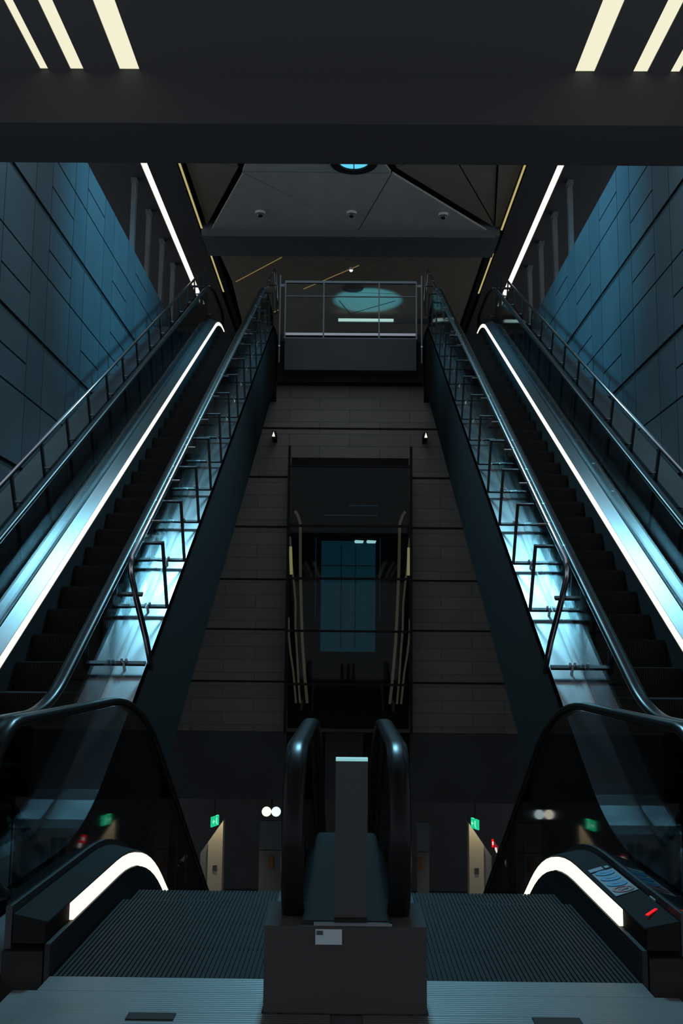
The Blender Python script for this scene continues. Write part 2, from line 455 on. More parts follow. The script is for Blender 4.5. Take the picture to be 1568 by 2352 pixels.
# ------------------------------------------------------------------ guard rails beside the open void
WA, WT, WP = 3.98, 3.11, 3.38          # depth of lower arm, handrail tube, upper arm
NF = 16
for sx in (-1, 1):
    gt = [WA * (1.684 + .2416 * n) for n in range(NF)]
    root = empty('guard_rail', inc(sx * 1.57, gt[0], WA + .1), 'tall glass guard rail on steel frames beside the %s-hand escalator, facing the void' % SIDE[sx], 'railing')
    along = Vector((0, CS, SN)); nrm = Vector((0, -SN, CS))
    for n, t in enumerate(gt):
        mb = MB()
        bh = .016
        if n:
            mb.obox(inc(sx * 1.57, t, (WA + WP) / 2), (1, 0, 0), along, nrm, .012, bh, (WA - WP) / 2 + .012)
            mb.obox(inc(sx * 1.645, t, WP), (1, 0, 0), along, nrm, .075, bh, .010)
        else:
            mb.obox(inc(sx * 1.645, t, WP), (1, 0, 0), along, nrm, .095, .02, .010)
        mb.obox(inc(sx * 1.71, t, WA), (1, 0, 0), along, nrm, .14, .022, .010)
        fr = mb.build('post_frame', 'post', root)
        c = MB()
        for o in (-.018, .018):
            c.disc(inc(sx * 1.735 + o, t, WA - .008), nrm, .011, .03, 10)
        c.tube([inc(sx * 1.735, t - .015, WA - .01), inc(sx * 1.735, t + .0, WA + .13)], .012, 8)
        c.build('glass_clamp', 'chrome', fr)
    # tube with its drop at the lower end
    pts = [inc(sx * 1.53, gt[0] + .02, WA + .06), inc(sx * 1.555, gt[0] + .01, 3.75), inc(sx * 1.60, gt[0] + .0, 3.42), inc(sx * 1.625, gt[0] + .0, WT + .10),
           inc(sx * 1.628, gt[0] + .03, WT + .04), inc(sx * 1.63, gt[0] + .10, WT), inc(sx * 1.63, gt[0] + .5, WT), inc(sx * 1.63, 21.6, WT), inc(sx * 1.63, 21.75, WT + .06), inc(sx * 1.60, 21.7, WT + .6), inc(sx * 1.60, 21.6, 3.9)]
    MB().tube(pts, .0235, 12).build('handrail_tube', 'tube', root, smooth=True)
    for k in range(16):
        t = WT * (2.41 + .3092 * k)
        if t > 21.4: break
        mb = MB(); mb.obox(inc(sx * 1.588, t, WT), (1, 0, 0), along, nrm, .05, .010, .007)
        mb.tube([inc(sx * 1.63, t - .008, WT), inc(sx * 1.63, t + .008, WT)], .0265, 12)
        mb.build('rail_bracket', 'chrome', root)
    for a, b in zip(gt[:-1], gt[1:]):
        MB().prism([inc(sx * 1.735, a + .03, WA - .03), inc(sx * 1.735, b - .006, WA - .03), inc(sx * 1.72, b - .006, WT + .09), inc(sx * 1.72, a + .03, WT + .09)], (.010, 0, 0)).build('glass_panel', 'glass', root)

# ------------------------------------------------------------------ outer glass parapets along the walls
for sx in (-1, 1):
    s = .954
    root = empty('glass_parapet', inc(sx * 2.97, 6.7, 4.1), 'dark glass parapet on pin fixings with a shiny tube rail beside the %s wall' % SIDE[sx], 'railing')
    ts = [7.65 + s * (n - 2) for n in range(0, 17)]
    MB().sweep(offset(up_path, 0), [(sx * x, d) for x, d in ((2.905, -.30), (2.905, .06), (3.05, .06), (3.05, .09), (3.99, .09), (3.99, -.30))]).build('side_ledge', 'concrete', root)
    for t in ts:
        mb = MB(); mb.obox(inc(sx * 3.12, t, 3.585), (1, 0, 0), along, nrm, .012, .022, .50)
        mb.tube([inc(sx * 3.12, t, 3.12), inc(sx * 3.10, t, 3.085)], .012, 8)
        p = mb.build('post', 'post', root)
        for w in (3.975, 3.39):
            q = MB().tube([inc(sx * 2.955, t, w), inc(sx * 3.11, t, w)], .013, 8)
            q.tube([inc(sx * 2.945, t, w), inc(sx * 2.97, t, w)], .03, 14)
            q.build('pin_fixing', 'chrome', p)
    for a, b in zip(ts[:-1:2], ts[2::2]):
        MB().prism([inc(sx * 2.955, a - .47, 4.06), inc(sx * 2.955, b - .485, 4.06), inc(sx * 2.955, b - .485, 3.27), inc(sx * 2.955, a - .47, 3.27)], (.012, 0, 0)).build('glass_panel', 'tglass', root)
    MB().tube([inc(sx * 3.10, 6.0, 3.09), inc(sx * 3.10, 12, 3.09), inc(sx * 3.10, 21.6, 3.09)], .0225, 12).build('handrail_tube', 'tube', root, smooth=True)
    # short level railing that closes the gap at the top
    root = empty('landing_railing', (sx * 3.3, 20.5, 7.86), 'short dark railing at the head of the %s escalator, beside the wall' % SIDE[sx], 'railing')
    MB().box(sx * 3.16, sx * 3.55, 20.49, 20.53, 9.0, 9.04).build('top_rail', 'post', root)
    MB().box(sx * 3.16, sx * 3.5, 20.5, 20.52, 8.74, 8.76).build('middle_rail', 'post', root)
    for x in (3.2, 3.5):
        MB().box(sx * x, sx * (x + .04), 20.495, 20.525, 7.86, 9.0).build('post', 'post', root)

# ------------------------------------------------------------------ void-end bridge and its railing
struct('trim_1', MB().box(-1.395, 1.395, 20.36, 20.62, 7.14, 7.83), 'fascia', 'grey edge panel of the upper landing above the void')
struct('trim_2', MB().box(-1.565, 1.565, 20.63, 20.9, 6.95, 7.86), 'truss', 'dark upper landing edge')
root = empty('landing_guard', (0, 20.42, 7.83), 'steel framed glass railing of three panes on the landing edge above the void', 'railing')
MB().box(-1.41, 1.41, 20.39, 20.45, 9.07, 9.12).build('top_rail', 'rail', root)
MB().box(-1.40, 1.40, 20.40, 20.44, 8.77, 8.785).build('middle_rail', 'rail', root)
MB().box(-1.40, 1.40, 20.37, 20.45, 7.90, 7.955).build('bottom_rail', 'tube', root)
MB().box(-1.42, 1.42, 20.38, 20.45, 7.832, 7.85).build('base_rail', 'rail', root)
for x in (-1.41, -.59, .59, 1.385):
    mb = MB().box(x, x + .012, 20.37, 20.46, 7.85, 9.07); mb.box(x + .016, x + .028, 20.37, 20.46, 7.85, 9.07)
    mb.build('post', 'rail', root)
for a, b in ((-1.37, -.60), (-.55, .58), (.63, 1.37)):
    MB().box(a, b, 20.41, 20.42, 7.96, 9.06).build('glass_pane', 'glass', root)
for sx in (-1, 1):
    root = empty('end_post', (sx * 1.51, 20.4, 7.4), 'slim steel end post %s of the landing railing above the void' % ('left' if sx < 0 else 'right'), 'post')
    MB().box(sx * 1.497, sx * 1.523, 20.38, 20.42, 7.3, 9.24).build('shaft', 'rail', root)
    MB().box(sx * 1.42, sx * 1.497, 20.385, 20.415, 8.98, 9.04).build('bracket', 'rail', root)
    MB().disc((sx * 1.51, 20.38, 7.66), (0, -1, 0), .02, .02, 12).build('cap', 'chrome', root)

# ------------------------------------------------------------------ floors
fl = MB()
fl.box(-4, 4, -9, 3.58, -.3, 0)
for sx in (-1, 1):
    fl.box(sx * 1.31, sx * 1.59, 3.58, 5.4, -.3, 0); fl.box(sx * 1.59, sx * 4, 3.58, 4.33, -.3, 0); fl.box(sx * 2.915, sx * 4, 4.33, 5.6, -.3, 0)
struct('floor', fl, 'stone')
for sx in (-1, 1):
    tag(MB().box(sx * .05 if sx < 0 else sx * .06, sx * 1.42, 2.2, 3.575, .001, .006).build('floor_plate', 'plate'),
        'ribbed steel floor plate in front of the %s down escalator' % SIDE[sx], 'floor plate')
    tag(MB().box(sx * .285, sx * 1.2, 3.58, 3.788, -.02, .004).build('landing_plate', 'plate'),
        'ribbed steel landing plate at the comb of the %s down escalator' % SIDE[sx], 'floor plate')
    tag(MB().box(sx * .57 if sx < 0 else .63, sx * .73 if sx < 0 else .79, 3.40 if sx > 0 else 3.50, 3.56, .0065, .011).build('floor_mat', 'mat_'),
        'small dark rectangular inset on the floor plate at the lower %s' % SIDE[sx], 'floor inset')
struct('floor_lower', MB().box(-9, 9, 9, 32, -6.0, -5.7), 'stone', 'platform floor below')
u = MB().box(-1.56, 1.56, 20.92, 30, 7.4, 7.86)
for sx in (-1, 1):
    u.box(sx * 1.56, sx * 8, 21.56, 30, 7.4, 7.86); u.box(sx * 2.93, sx * 4, 20.4, 21.56, 7.4, 7.86)
    u.box(sx * 4.06, sx * 8, 8, 21.56, 8.2, 8.5)
struct('floor_upper', u, 'concrete', 'upper landing floor')

# ------------------------------------------------------------------ walls
def wall(sx, name):
    mb = MB(); bk = MB()
    bk.box(sx * 4.02, sx * 4.25, 5.3, 28, -.3, 8.53)
    struct('trim_%d' % (3 if sx < 0 else 4), bk, 'shadow', 'black backing behind the %s wall panels' % SIDE[sx])
    mb2 = MB()
    ys = []; y = 12.52 - 1.70 * 4; k = 0
    while y < 27:
        ys.append((y, y + 1.05, 0)); ys.append((y + 1.05, y + 1.70, 1)); y += 1.70
    big = [-.2, 1.62, 3.38, 5.14, 6.90, 8.54]
    for (a, b, narrow) in ys:
        for i in range(len(big) - 1):
            z0, z1 = big[i] + .035, big[i + 1] - .035
            if i == 4: z1 = big[5]
            zm = (z0 + z1) / 2 + .06
            cuts = [z0, zm, z1]
            if not narrow:
                q = (i + int(round(a / 1.7))) % 2
                cuts = [z0, (z0 + zm) / 2, zm, z1] if q else [z0, zm, (zm + z1) / 2, z1]
            for c, d in zip(cuts, cuts[1:]):
                g = .012
                (mb2 if narrow else mb).box(sx * 4.0, sx * 4.03, a + .010, b - .010, c + g, d - g)
    o = struct(name, mb, 'panel', 'blue lit metal panelled %s wall' % SIDE[sx])
    o2 = mb2.build('narrow_panels', 'panel2', o)
wall(-1, 'wall_left'); wall(1, 'wall_right')
bk = MB().box(-4.0, 4.0, 21.0, 21.25, -.40, 7.38)
struct('wall_back', bk, 'brick', 'dark brick clad wall behind the void')
jt = MB()
for z in (.62, 1.70, 2.75, 3.87, 4.95, 6.02): jt.box(-3.95, 3.95, 20.985, 21.01, z - .018, z + .018)
struct('trim_5', jt, 'shadow', 'dark shadow joints across the back wall')
bf = MB().box(-3.95, -1.25, 20.98, 21.1, -1.76, -.405); bf.box(1.29, 3.95, 20.98, 21.1, -1.80, -.405); bf.box(-.45, .33, 20.98, 21.1, -1.76, -.405); bf.box(.58, .84, 20.98, 21.1, -1.78, -.405)
struct('trim_10', MB().box(-4.6, 4.6, 21.1, 21.2, -1.78, -.3), 'truss', 'dark filler behind the floor edge band')
struct('trim_6', bf, 'fascia', 'grey floor edge band at the foot of the back wall')
struct('ceiling_lower', MB().box(-9, 9, 21.1, 31, -1.75, -1.5), 'soffit', 'low dark ceiling of the platform hall')
struct('wall_platform', MB().box(-9, 9, 30.6, 31, -5.7, -1.75), 'concrete', 'far wall of the platform hall')
for sx in (-1, 1):
    struct('wall_hall_' + SIDE[sx], MB().box(sx * 4.4, sx * 4.6, 5.7, 21.05, -5.7, -.3), 'soffit', 'dark lower hall side wall')
struct('wall_upper_end', MB().box(-9, 9, 30, 30.3, 7.86, 13.0), 'beam', 'dark end wall of the upper hall')

# ------------------------------------------------------------------ low ceiling and beam above the camera
CZ = 4.6
k_ = (CZ - EYE) / 2.08
xs = sorted([(-1.13, -1.10), (-1.02, -.972), (-.842, -.77), (.80, .87), (1.008, 1.06), (1.142, 1.175)])
xs = [(a * k_, b * k_) for a, b in xs]
cl = MB(); edges = [-4.0] + [q for p in xs for q in p] + [4.0]
for a, b in zip(edges[::2], edges[1::2]):
    cl.box(a, b, -9, 5.42, CZ, CZ + .05)
cl.box(-4, 4, -9, 5.42, CZ + .16, CZ + .3)
struct('ceiling', cl, 'soffit')
struct('trim_7', MB().box(-4.0, 4.0, 5.42, 5.9, 4.275, CZ + .6), 'beam', 'deep dark beam across the low ceiling')
names = ['outermost thin', 'middle', 'widest inner']
for i, (a, b) in enumerate(xs):
    sd = 'left' if i < 3 else 'right'; nm = names[i] if i < 3 else names[5 - i]
    root = empty('ceiling_light', ((a + b) / 2, -2, CZ + .05), '%s cream strip light of the low ceiling, upper %s of the photo' % (nm, sd), 'ceiling light', 'strip lights of the low ceiling')
    MB().box(a + .002, b - .002, -9, 5.40, CZ + .004, CZ + .03).build('diffuser', 'ceil_strip', root)
    MB().box(a + .002, b - .002, -9, 5.40, CZ + .032, CZ + .15).build('housing', 'darksteel', root)

# ------------------------------------------------------------------ upper ceiling: folded panels, beam, side soffits, slots
Z0 = 11.1
def fpoly(mb, pts, th=.05): mb.prism(pts, (0, 0, th))
fc = MB()
g = .02
BL, BR = (-3.40, 22.28, Z0), (3.30, 22.28, Z0)
TL, TR = (-2.30, 19.45, Z0 + .0), (.83, 19.45, Z0 + .0)
MID = (.15, 22.28, Z0)
fpoly(fc, [(BL[0] + .1, 22.28, Z0), (MID[0] - .02, 22.28, Z0), (TL[0] + .03, 19.50, Z0)])
fpoly(fc, [(TL[0] + .06, 19.48, Z0), (MID[0] + .0, 22.28, Z0), (TR[0] - .02, 19.48, Z0)])
fpoly(fc, [(TR[0] + .01, 19.47, Z0), (MID[0] + .03, 22.28, Z0), (BR[0] - .1, 22.28, Z0)])
fpoly(fc, [(TL[0] + .03, 19.42, Z0), (TR[0] - .02, 19.42, Z0), (.35, 18.3, Z0 + .0), (-1.95, 18.3, Z0 + .0)])
struct('ceiling_upper', fc, 'facet', 'folded grey ceiling panels over the upper landing')
fb = MB()
# brown side facets, a little higher than the grey field, so that a dark step edge shows
zz = Z0 + .10
fpoly(fb, [(-3.42, 22.28, zz), (-3.42, 19.0, zz), (-2.36, 19.42, zz)])
fpoly(fb, [(-3.42, 18.97, zz), (-2.40, 19.38, zz), (-2.05, 18.3, zz), (-3.42, 18.3, zz)])
fpoly(fb, [(.93, 19.38, zz), (1.9, 18.6, zz), (2.0, 18.3, zz), (.5, 18.3, zz)])
fpoly(fb, [(.93, 19.42, zz), (1.93, 18.62, zz), (3.36, 22.27, zz)])
fpoly(fb, [(1.96, 18.6, zz), (3.34, 22.1, zz), (2.85, 18.3, zz), (2.02, 18.3, zz)])
fpoly(fb, [(2.90, 18.3, zz - .03), (3.38, 22.2, zz - .03), (3.5, 22.2, zz - .03), (3.5, 18.3, zz - .03)])
struct('ceiling_upper_side', fb, 'facet2', 'brownish folded ceiling panels beside the grey field')
struct('trim_8', MB().box(-3.55, 3.5, 22.30, 23.62, 11.0, 11.9).box(-3.53, 3.4, 22.26, 22.44, 10.93, 11.25), 'crossbeam', 'dark cross beam of the upper ceiling')
bk = MB().box(-3.7, 3.7, 17.4, 30, Z0 + .25, Z0 + .35).box(-3.505, -3.38, 23.6, 30, Z0 + .0, Z0 + .2).box(3.38, 3.505, 23.6, 30, Z0 + .0, Z0 + .2)
struct('ceiling_upper_backing', bk, 'shadow', 'black void above the folded ceiling')
# far bay of the ceiling
fd = MB()
fpoly(fd, [(-3.3, 23.62, Z0), (-1.0, 23.62, Z0), (-3.2, 25.6, Z0)])
fpoly(fd, [(-.96, 23.62, Z0), (1.2, 23.62, Z0), (-1.6, 26.2, Z0), (-3.18, 25.63, Z0)])
fpoly(fd, [(1.25, 23.62, Z0), (3.3, 23.62, Z0), (3.3, 26.6, Z0), (-1.56, 26.22, Z0)])
fpoly(fd, [(-3.2, 25.66, Z0), (-1.58, 26.24, Z0), (3.3, 26.64, Z0), (3.3, 30, Z0), (-3.3, 30, Z0)])
struct('ceiling_upper_far', fd, 'facet2', 'far bay of the folded ceiling')
for sx in (-1, 1):
    c = MB().box(sx * 3.60, sx * 4.19, 8, 30, Z0, Z0 + .3); c.box(sx * 4.33, sx * 9, 8, 30, Z0 - .0, Z0 + .3)
    c.box(sx * 4.19, sx * 4.33, 8, 30, Z0 + .12, Z0 + .3)
    struct('ceiling_side_' + SIDE[sx], c, 'soffit', 'dark side ceiling above the %s gallery' % SIDE[sx])
    root = empty('hall_light', (sx * 4.26, 20, Z0), 'long white ceiling light line above the %s gallery' % SIDE[sx], 'ceiling light', 'light lines of the upper hall')
    for a, b in ((14, 19.76), (19.77, 21.4), (21.41, 23.70), (23.74, 27.4)):
        MB().box(sx * 4.20, sx * 4.32, a, b, Z0 + .005, Z0 + .03).build('diffuser', 'hall_strip', root)
    MB().box(sx * 4.195, sx * 4.325, 13.9, 27.5, Z0 + .035, Z0 + .11).build('housing', 'darksteel', root)
    root = empty('cove_light', (sx * 3.53, 20, Z0), 'thin yellow slot light beside the folded ceiling on the %s' % SIDE[sx], 'ceiling light', 'slot lights of the upper hall')
    for a, b in ((14, 22.24), (23.64, 26.4)):
        MB().box(sx * 3.51, sx * 3.55, a, b, Z0 + .005, Z0 + .02).build('diffuser', 'slot', root)
    MB().box(sx * 3.503, sx * 3.595, 13.9, 26.6, Z0 + .03, Z0 + .2).build('housing', 'darksteel', root)
# glowing seams of the far bay
for i, (p, q, lab) in enumerate((((-3.1, 25.6), (-1.75, 23.9), 'longest'), ((-1.3, 26.1), (.2, 24.4), 'middle'), ((-2.6, 28.4), (-2.1, 27.8), 'short lowest'))):
    a, b = Vector((*p, Z0 - .012)), Vector((*q, Z0 - .012)); t = (b - a).normalized()
    tag(MB().obox((a + b) / 2, t, (-t.y, t.x, 0), (0, 0, 1), (b - a).length / 2, .006, .008).build('seam_light', 'seam'),
        '%s thin glowing seam in the far bay of the folded ceiling' % lab, 'ceiling light', 'glowing seams of the far ceiling')

# round skylight
root = empty('skylight', (.04, 18.95, Z0), 'round cyan skylight cut off by the dark beam at the top', 'skylight')
MB().ring((.04, 18.95, Z0 - .05), (0, 0, 1), .30, .48, .10, 40).build('frame', 'shadow', root)
MB().disc((.04, 18.95, Z0 + .0), (0, 0, -1), .30, .012, 40).build('pane', 'sky', root)
MB().box(.03, .05, 18.65, 19.25, Z0 - .022, Z0 - .013).build('glazing_bar', 'darksteel', root)

# dome cameras and small downlight
for x, y, lab in ((-2.07, 21.33, 'leftmost'), (0., 21.32, 'middle'), (2.08, 21.38, 'rightmost')):
    root = empty('dome_camera', (x, y, Z0), '%s of three round dome cameras under the folded ceiling' % lab, 'camera', 'dome cameras under the folded ceiling')
    MB().disc((x, y, Z0 + .01), (0, 0, -1), .115, .06, 28).build('base', 'white', root)
    MB().dome((x, y, Z0 - .05), (0, 0, -1), .075).build('dome', 'dome', root, smooth=True)
root = empty('downlight', (0, 24.6, Z0), 'small warm spotlight on the far ceiling above the landing railing', 'ceiling light')
MB().disc((0, 24.6, Z0), (0, 0, -1), .06, .06, 20).build('base', 'white', root)
MB().dome((0, 24.6, Z0 - .06), (0, 0, -1), .045).build('lens', 'lamp', root, smooth=True)

# steel columns on the galleries
for sx in (-1, 1):
    for i, y in enumerate((19.77, 21.3, 22.9, 24.4)):
        o = MB()
        o.box(sx * 4.60, sx * 4.63, y - .07, y + .07, 8.5, 11.08); o.box(sx * 4.54, sx * 4.60, y - .07, y - .05, 8.5, 11.08)
        o.box(sx * 4.54, sx * 4.60, y + .05, y + .07, 8.5, 11.08)
        o.prism([(sx * 4.53, y - .085, 11.0), (sx * 4.65, y - .085, 11.0), (sx * 4.65, y - .085, 11.1), (sx * 4.53, y - .085, 11.1)], (0, .17, 0))
        w = ('nearest', 'second', 'third', 'farthest')[i]
        tag(o.build('steel_column', 'column'), '%s grey channel column above the %s panelled wall' % (w, SIDE[sx]), 'column', 'gallery columns')

# end wall glow line
root = empty('linear_light', (1.1, 27.9, 10.85), 'pale horizontal light bar seen through the landing railing', 'light')
MB().box(-.36, 1.25, 27.9, 27.98, 10.82, 10.885).build('tube', emit('pale light bar', (.42, .62, .58), 1.), root)
MB().box(-.4, 2.5, 27.985, 28.05, 10.78, 10.92).build('housing', 'darksteel', root)
sm = MB()
for p, q in (((-.02, 28.1), (-.33, 27.0)), ((-.02, 28.1), (1.25, 27.0))):
    a, b = Vector((*p, Z0 - .004)), Vector((*q, Z0 - .004)); t = (b - a).normalized()
    sm.obox((a + b) / 2, t, (-t.y, t.x, 0), (0, 0, 1), (b - a).length / 2, .012, .004)
struct('trim_9', sm, 'shadow', 'dark seams in the blue lit far ceiling')
root = empty('ceiling_vent', (.05, 26.0, Z0), 'round dark vent in the far ceiling just behind the top rail of the landing railing', 'vent')
MB().ring((.05, 26.0, Z0 - .03), (0, 0, 1), .22, .29, .04, 32).build('frame', 'truss', root)
MB().disc((.05, 26.0, Z0 - .005), (0, 0, -1), .22, .01, 32).build('cover', 'shadow', root)

# ------------------------------------------------------------------ lift shaft in the back wall
root = empty('lift_shaft', (.02, 19.3, -.3), 'dark glass lift shaft with dim curved tubes standing in for reflected lights in front of the back wall', 'lift')
fr = MB()
for x in (-1.22, 1.20): fr.box(x, x + .05, 19.4, 19.46, -.3, 5.3)
for z in (.62, 1.64, 2.66, 3.70, 4.9): fr.box(-1.22, 1.25, 19.39, 19.45, z - .022, z + .022)
fr.build('frame', 'truss', root)
zs = [.1, .62, 1.64, 2.66, 3.70, 4.9]
for a, b in zip(zs, zs[1:]):
    MB().box(-1.17, 1.20, 19.42, 19.43, a + .022, b - .022).build('glass_pane', 'dglass', root)
MB().box(-1.22, 1.25, 20.6, 20.7, -.3, 5.3).build('back_panel', 'shadow', root)
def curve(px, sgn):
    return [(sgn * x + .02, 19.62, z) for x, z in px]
for sgn in (-1, 1):  # glowing tubes added in place of strip light reflections in the glass
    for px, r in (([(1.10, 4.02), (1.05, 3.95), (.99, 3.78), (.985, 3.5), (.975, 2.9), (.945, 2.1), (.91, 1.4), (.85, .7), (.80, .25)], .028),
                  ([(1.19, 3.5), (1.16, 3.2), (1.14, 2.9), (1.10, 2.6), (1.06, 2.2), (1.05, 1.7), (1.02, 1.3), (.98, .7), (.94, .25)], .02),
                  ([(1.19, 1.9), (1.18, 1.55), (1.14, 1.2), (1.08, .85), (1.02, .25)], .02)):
        MB().tube(curve(px, sgn), r, 8).build('reflection_tube', 'reflect', root, smooth=True)
MB().tube([(1.195, 19.6, 3.3), (1.185, 19.6, 2.75)], .035, 8).build('reflection_tube', 'slot', root)
MB().tube([(-1.155, 19.6, 3.3), (-1.13, 19.6, 2.75)], .03, 8).build('reflection_tube', 'slot', root)
cb = empty('lift_car', (.0, 20.0, 1.2), 'blue lit lift car with two bright lamps behind the shaft glass', 'lift')
MB().box(-.56, .55, 20.3, 20.35, 1.25, 3.5).build('back_wall', 'bluelit', cb)  # cabin light put into the wall as its own blue glow
m_ = MB()
for x in (-.16, .13): m_.box(x, x + .02, 20.28, 20.30, 1.3, 3.4)
m_.box(-.56, .55, 20.28, 20.30, 2.98, 3.0)
m_.build('wall_joint', 'cab', cb)
MB().box(-.60, .60, 19.75, 20.35, 3.5, 3.62).build('roof', 'truss', cb)
for a, b in ((.11, .30), (.35, .55)):
    MB().prism([(a + .02, 19.74, 3.40), (b - .02, 19.74, 3.40), (b, 19.74, 3.45), (a + .02, 19.74, 3.46), (a, 19.74, 3.43)], (0, .05, 0)).build('lamp', 'bluelamp', cb)
for z in (3.95, 4.15):
    MB().box(-.5 if z < 4 else 0, .58, 19.72, 19.78, z, z + .015).build('head_rail', emit('faint blue rail', (.006, .028, .045), 1.), cb)  # rail given a faint blue glow of its own, no lamp
for x in (-.66, .62):
    MB().box(x, x + .012, 19.7, 19.72, 1.9, 3.5).build('guide_rail', emit('faint blue guide', (.004, .03, .05), 1.), cb)  # guide given the same faint glow, no lamp either

# ------------------------------------------------------------------ small triangular lights under the escalators
for sx in (-1, 1):
    root = empty('marker_light', (sx * 1.555, 20.5, 5.7), 'tiny pale triangular light on the dark void edge, %s of the two' % SIDE[sx], 'light', 'triangular marker lights')
    MB().prism([(sx * 1.60 - .03, 20.44, 5.72), (sx * 1.60 + .03, 20.44, 5.72), (sx * 1.60, 20.44, 5.82)], (0, .03, 0)).build('lens', 'lamp', root)
    MB().box(sx * 1.60 - .04, sx * 1.60 + .04, 20.47, 20.99, 5.70, 5.84).build('arm', 'truss', root)

# ------------------------------------------------------------------ platform hall details
YB = 24.
kf = YB / 22.
def P(x, z, y=YB): return (x * y / 22., y, EYE + (z - EYE) * y / 22.)
def lit_pillar(x0, x1, xr, label, dark):
    """a cream wall fin below a sloping stair soffit"""
    root = empty('cream_wall_fin', (P(x0, 0)[0], YB, -5.7), label, 'wall fin', 'cream wall fins on the platform')
    zb = -5.70
    xa, xb = P(x0, 0)[0], P(x1, 0)[0]
    zt = P(0, -2.36)[2]
    sl = 1.42
    lo, hi = (xa, xb)
    zl, zh = zt - sl * abs(xb - xa), zt
    MB().prism([(xa, YB, zb), (xb, YB, zb), (xb, YB, zh), (xa, YB, zl)], (0, .35, 0)).build('fin', 'door', root)
    xo = xa - .19 * (1 if xb > xa else -1)
    MB().prism([(xo, YB + .1, zb), (xa, YB + .1, zb), (xa, YB + .1, zl), (xo, YB + .1, zl - .27)], (0, .25, 0)).build('return_panel', 'door2', root)
    xm = (xa + xb) / 2
    MB().box(xm - .05, xm + .05, YB - .02, YB - .002, P(0, -3.4)[2], P(0, -3.28)[2]).build('call_button', 'ink', root)
    return root
lit_pillar(-2.95, -2.64, 0, 'tall cream wall fin under a sloping soffit, left of the twin lamps', 0)
lit_pillar(2.93, 2.62, 0, 'tall cream wall fin under a sloping soffit, right of centre on the platform', 0)
lit_pillar(-4.93, -4.58, 0, 'dim cream wall fin below the wide green exit sign', 0)
lit_pillar(4.93, 4.62, 0, 'short cream wall fin beside the far right green exit sign', 0)
for sx, a, b in ((-1, -1.88, -1.36), (1, 1.53, 1.79)):
    root = empty('platform_door', (P(a, 0)[0], YB + .3, -5.7), 'grey platform door with an orange notice, %s of the lift' % SIDE[sx], 'door', 'grey platform doors')
    xa, xb = P(a, 0)[0], P(b, 0)[0]
    MB().box(xa, xb, YB + .3, YB + .4, -5.7, P(0, -3.02)[2]).build('lower_leaf', 'door2', root)
    MB().box(xa, xb, YB + .3, YB + .4, P(0, -3.0)[2], P(0, -2.40)[2]).build('upper_panel', 'door2', root)
    xm = (xa + xb) / 2 + (0 if sx < 0 else -.08)
    MB().box(xm - .06, xm + .06, YB + .28, YB + .299, P(0, -3.40)[2], P(0, -3.12)[2]).build('notice', 'orange', root)
# exit signs
def exit_sign(x, z, w, h, ang, label):
    c = Vector(P(x, z, 23.4))
    root = empty('exit_sign', c, label, 'exit sign', 'green exit signs')
    ca, sa = math.cos(ang), math.sin(ang)
    ax, ay = Vector((ca, sa, 0)), Vector((-sa, ca, 0))
    MB().obox(c, ax, ay, (0, 0, 1), w / 2, .02, h / 2).build('light_box', 'green', root)
    f = MB(); q = c - ay * .022
    f.obox(q + ax * w * .12 + Vector((0, 0, -h * .02)), ax, ay, (0, 0, 1), w * .05, .003, h * .2)
    f.disc(q + ax * w * .14 + Vector((0, 0, h * .27)), -ay, h * .085, .004, 10)
    f.obox(q + ax * w * .19 + Vector((0, 0, -h * .26)), (ax + Vector((0, 0, -1))).normalized(), ay, (ax * -1 + Vector((0, 0, -1))).normalized() * -1, w * .10, .003, h * .05)
    f.obox(q + ax * w * .135 + Vector((0, 0, h * .17)), ax, ay, (0, 0, 1), w * .02, .003, h * .06)
    f.build('running_figure', 'lime', root); f = MB()
    f.obox(q - ax * w * .25, ax, ay, (0, 0, 1), w * .13, .003, h * .05)
    f.prism([q - ax * w * .45, q - ax * w * .3 + Vector((0, 0, h * .22)), q - ax * w * .3 - Vector((0, 0, h * .22))], -ay * .004)
    f.build('arrow', 'lime', root)
    MB().obox(c + Vector((0, 0, (-1.77 - c.z + h / 2) / 2 + .0)), ax, ay, (0, 0, 1), .008, .008, max(.01, (-1.77 - c.z - h / 2) / 2)).build('hanger', 'truss', root)
exit_sign(-4.83, -2.26, .36, .20, R_(5), 'wide green exit sign seen almost frontally at the lower left')
exit_sign(-2.82, -2.37, .36, .22, R_(72), 'narrow green exit sign beside the left cream wall fin')
exit_sign(2.75, -2.37, .36, .22, R_(-72), 'narrow green exit sign beside the right cream wall fin')
exit_sign(4.82, -2.33, .36, .22, R_(-72), 'far right narrow green exit sign on the platform')
# twin lamps
root = empty('twin_lamp', P(-1.61, -2.05, 21.5), 'pair of round bright lamps side by side below the floor edge', 'lamp')
for x, m in ((-1.715, 'lamp'), (-1.51, 'lamp2')):
    c = P(x, -2.16, 21.5)
    h = MB().disc((c[0], 21.5, c[2]), (0, -1, 0), .098, .03, 32).build('lamp_head', m, root)
    MB().disc((c[0], 21.53, c[2]), (0, -1, 0), .103, .028, 32).build('lamp_housing', 'truss', h)
c = P(-1.61, -2.05, 21.5)
MB().box(c[0] - .02, c[0] + .02, 21.54, 21.58, c[2] - .1, -1.752).build('bracket', 'truss', root)
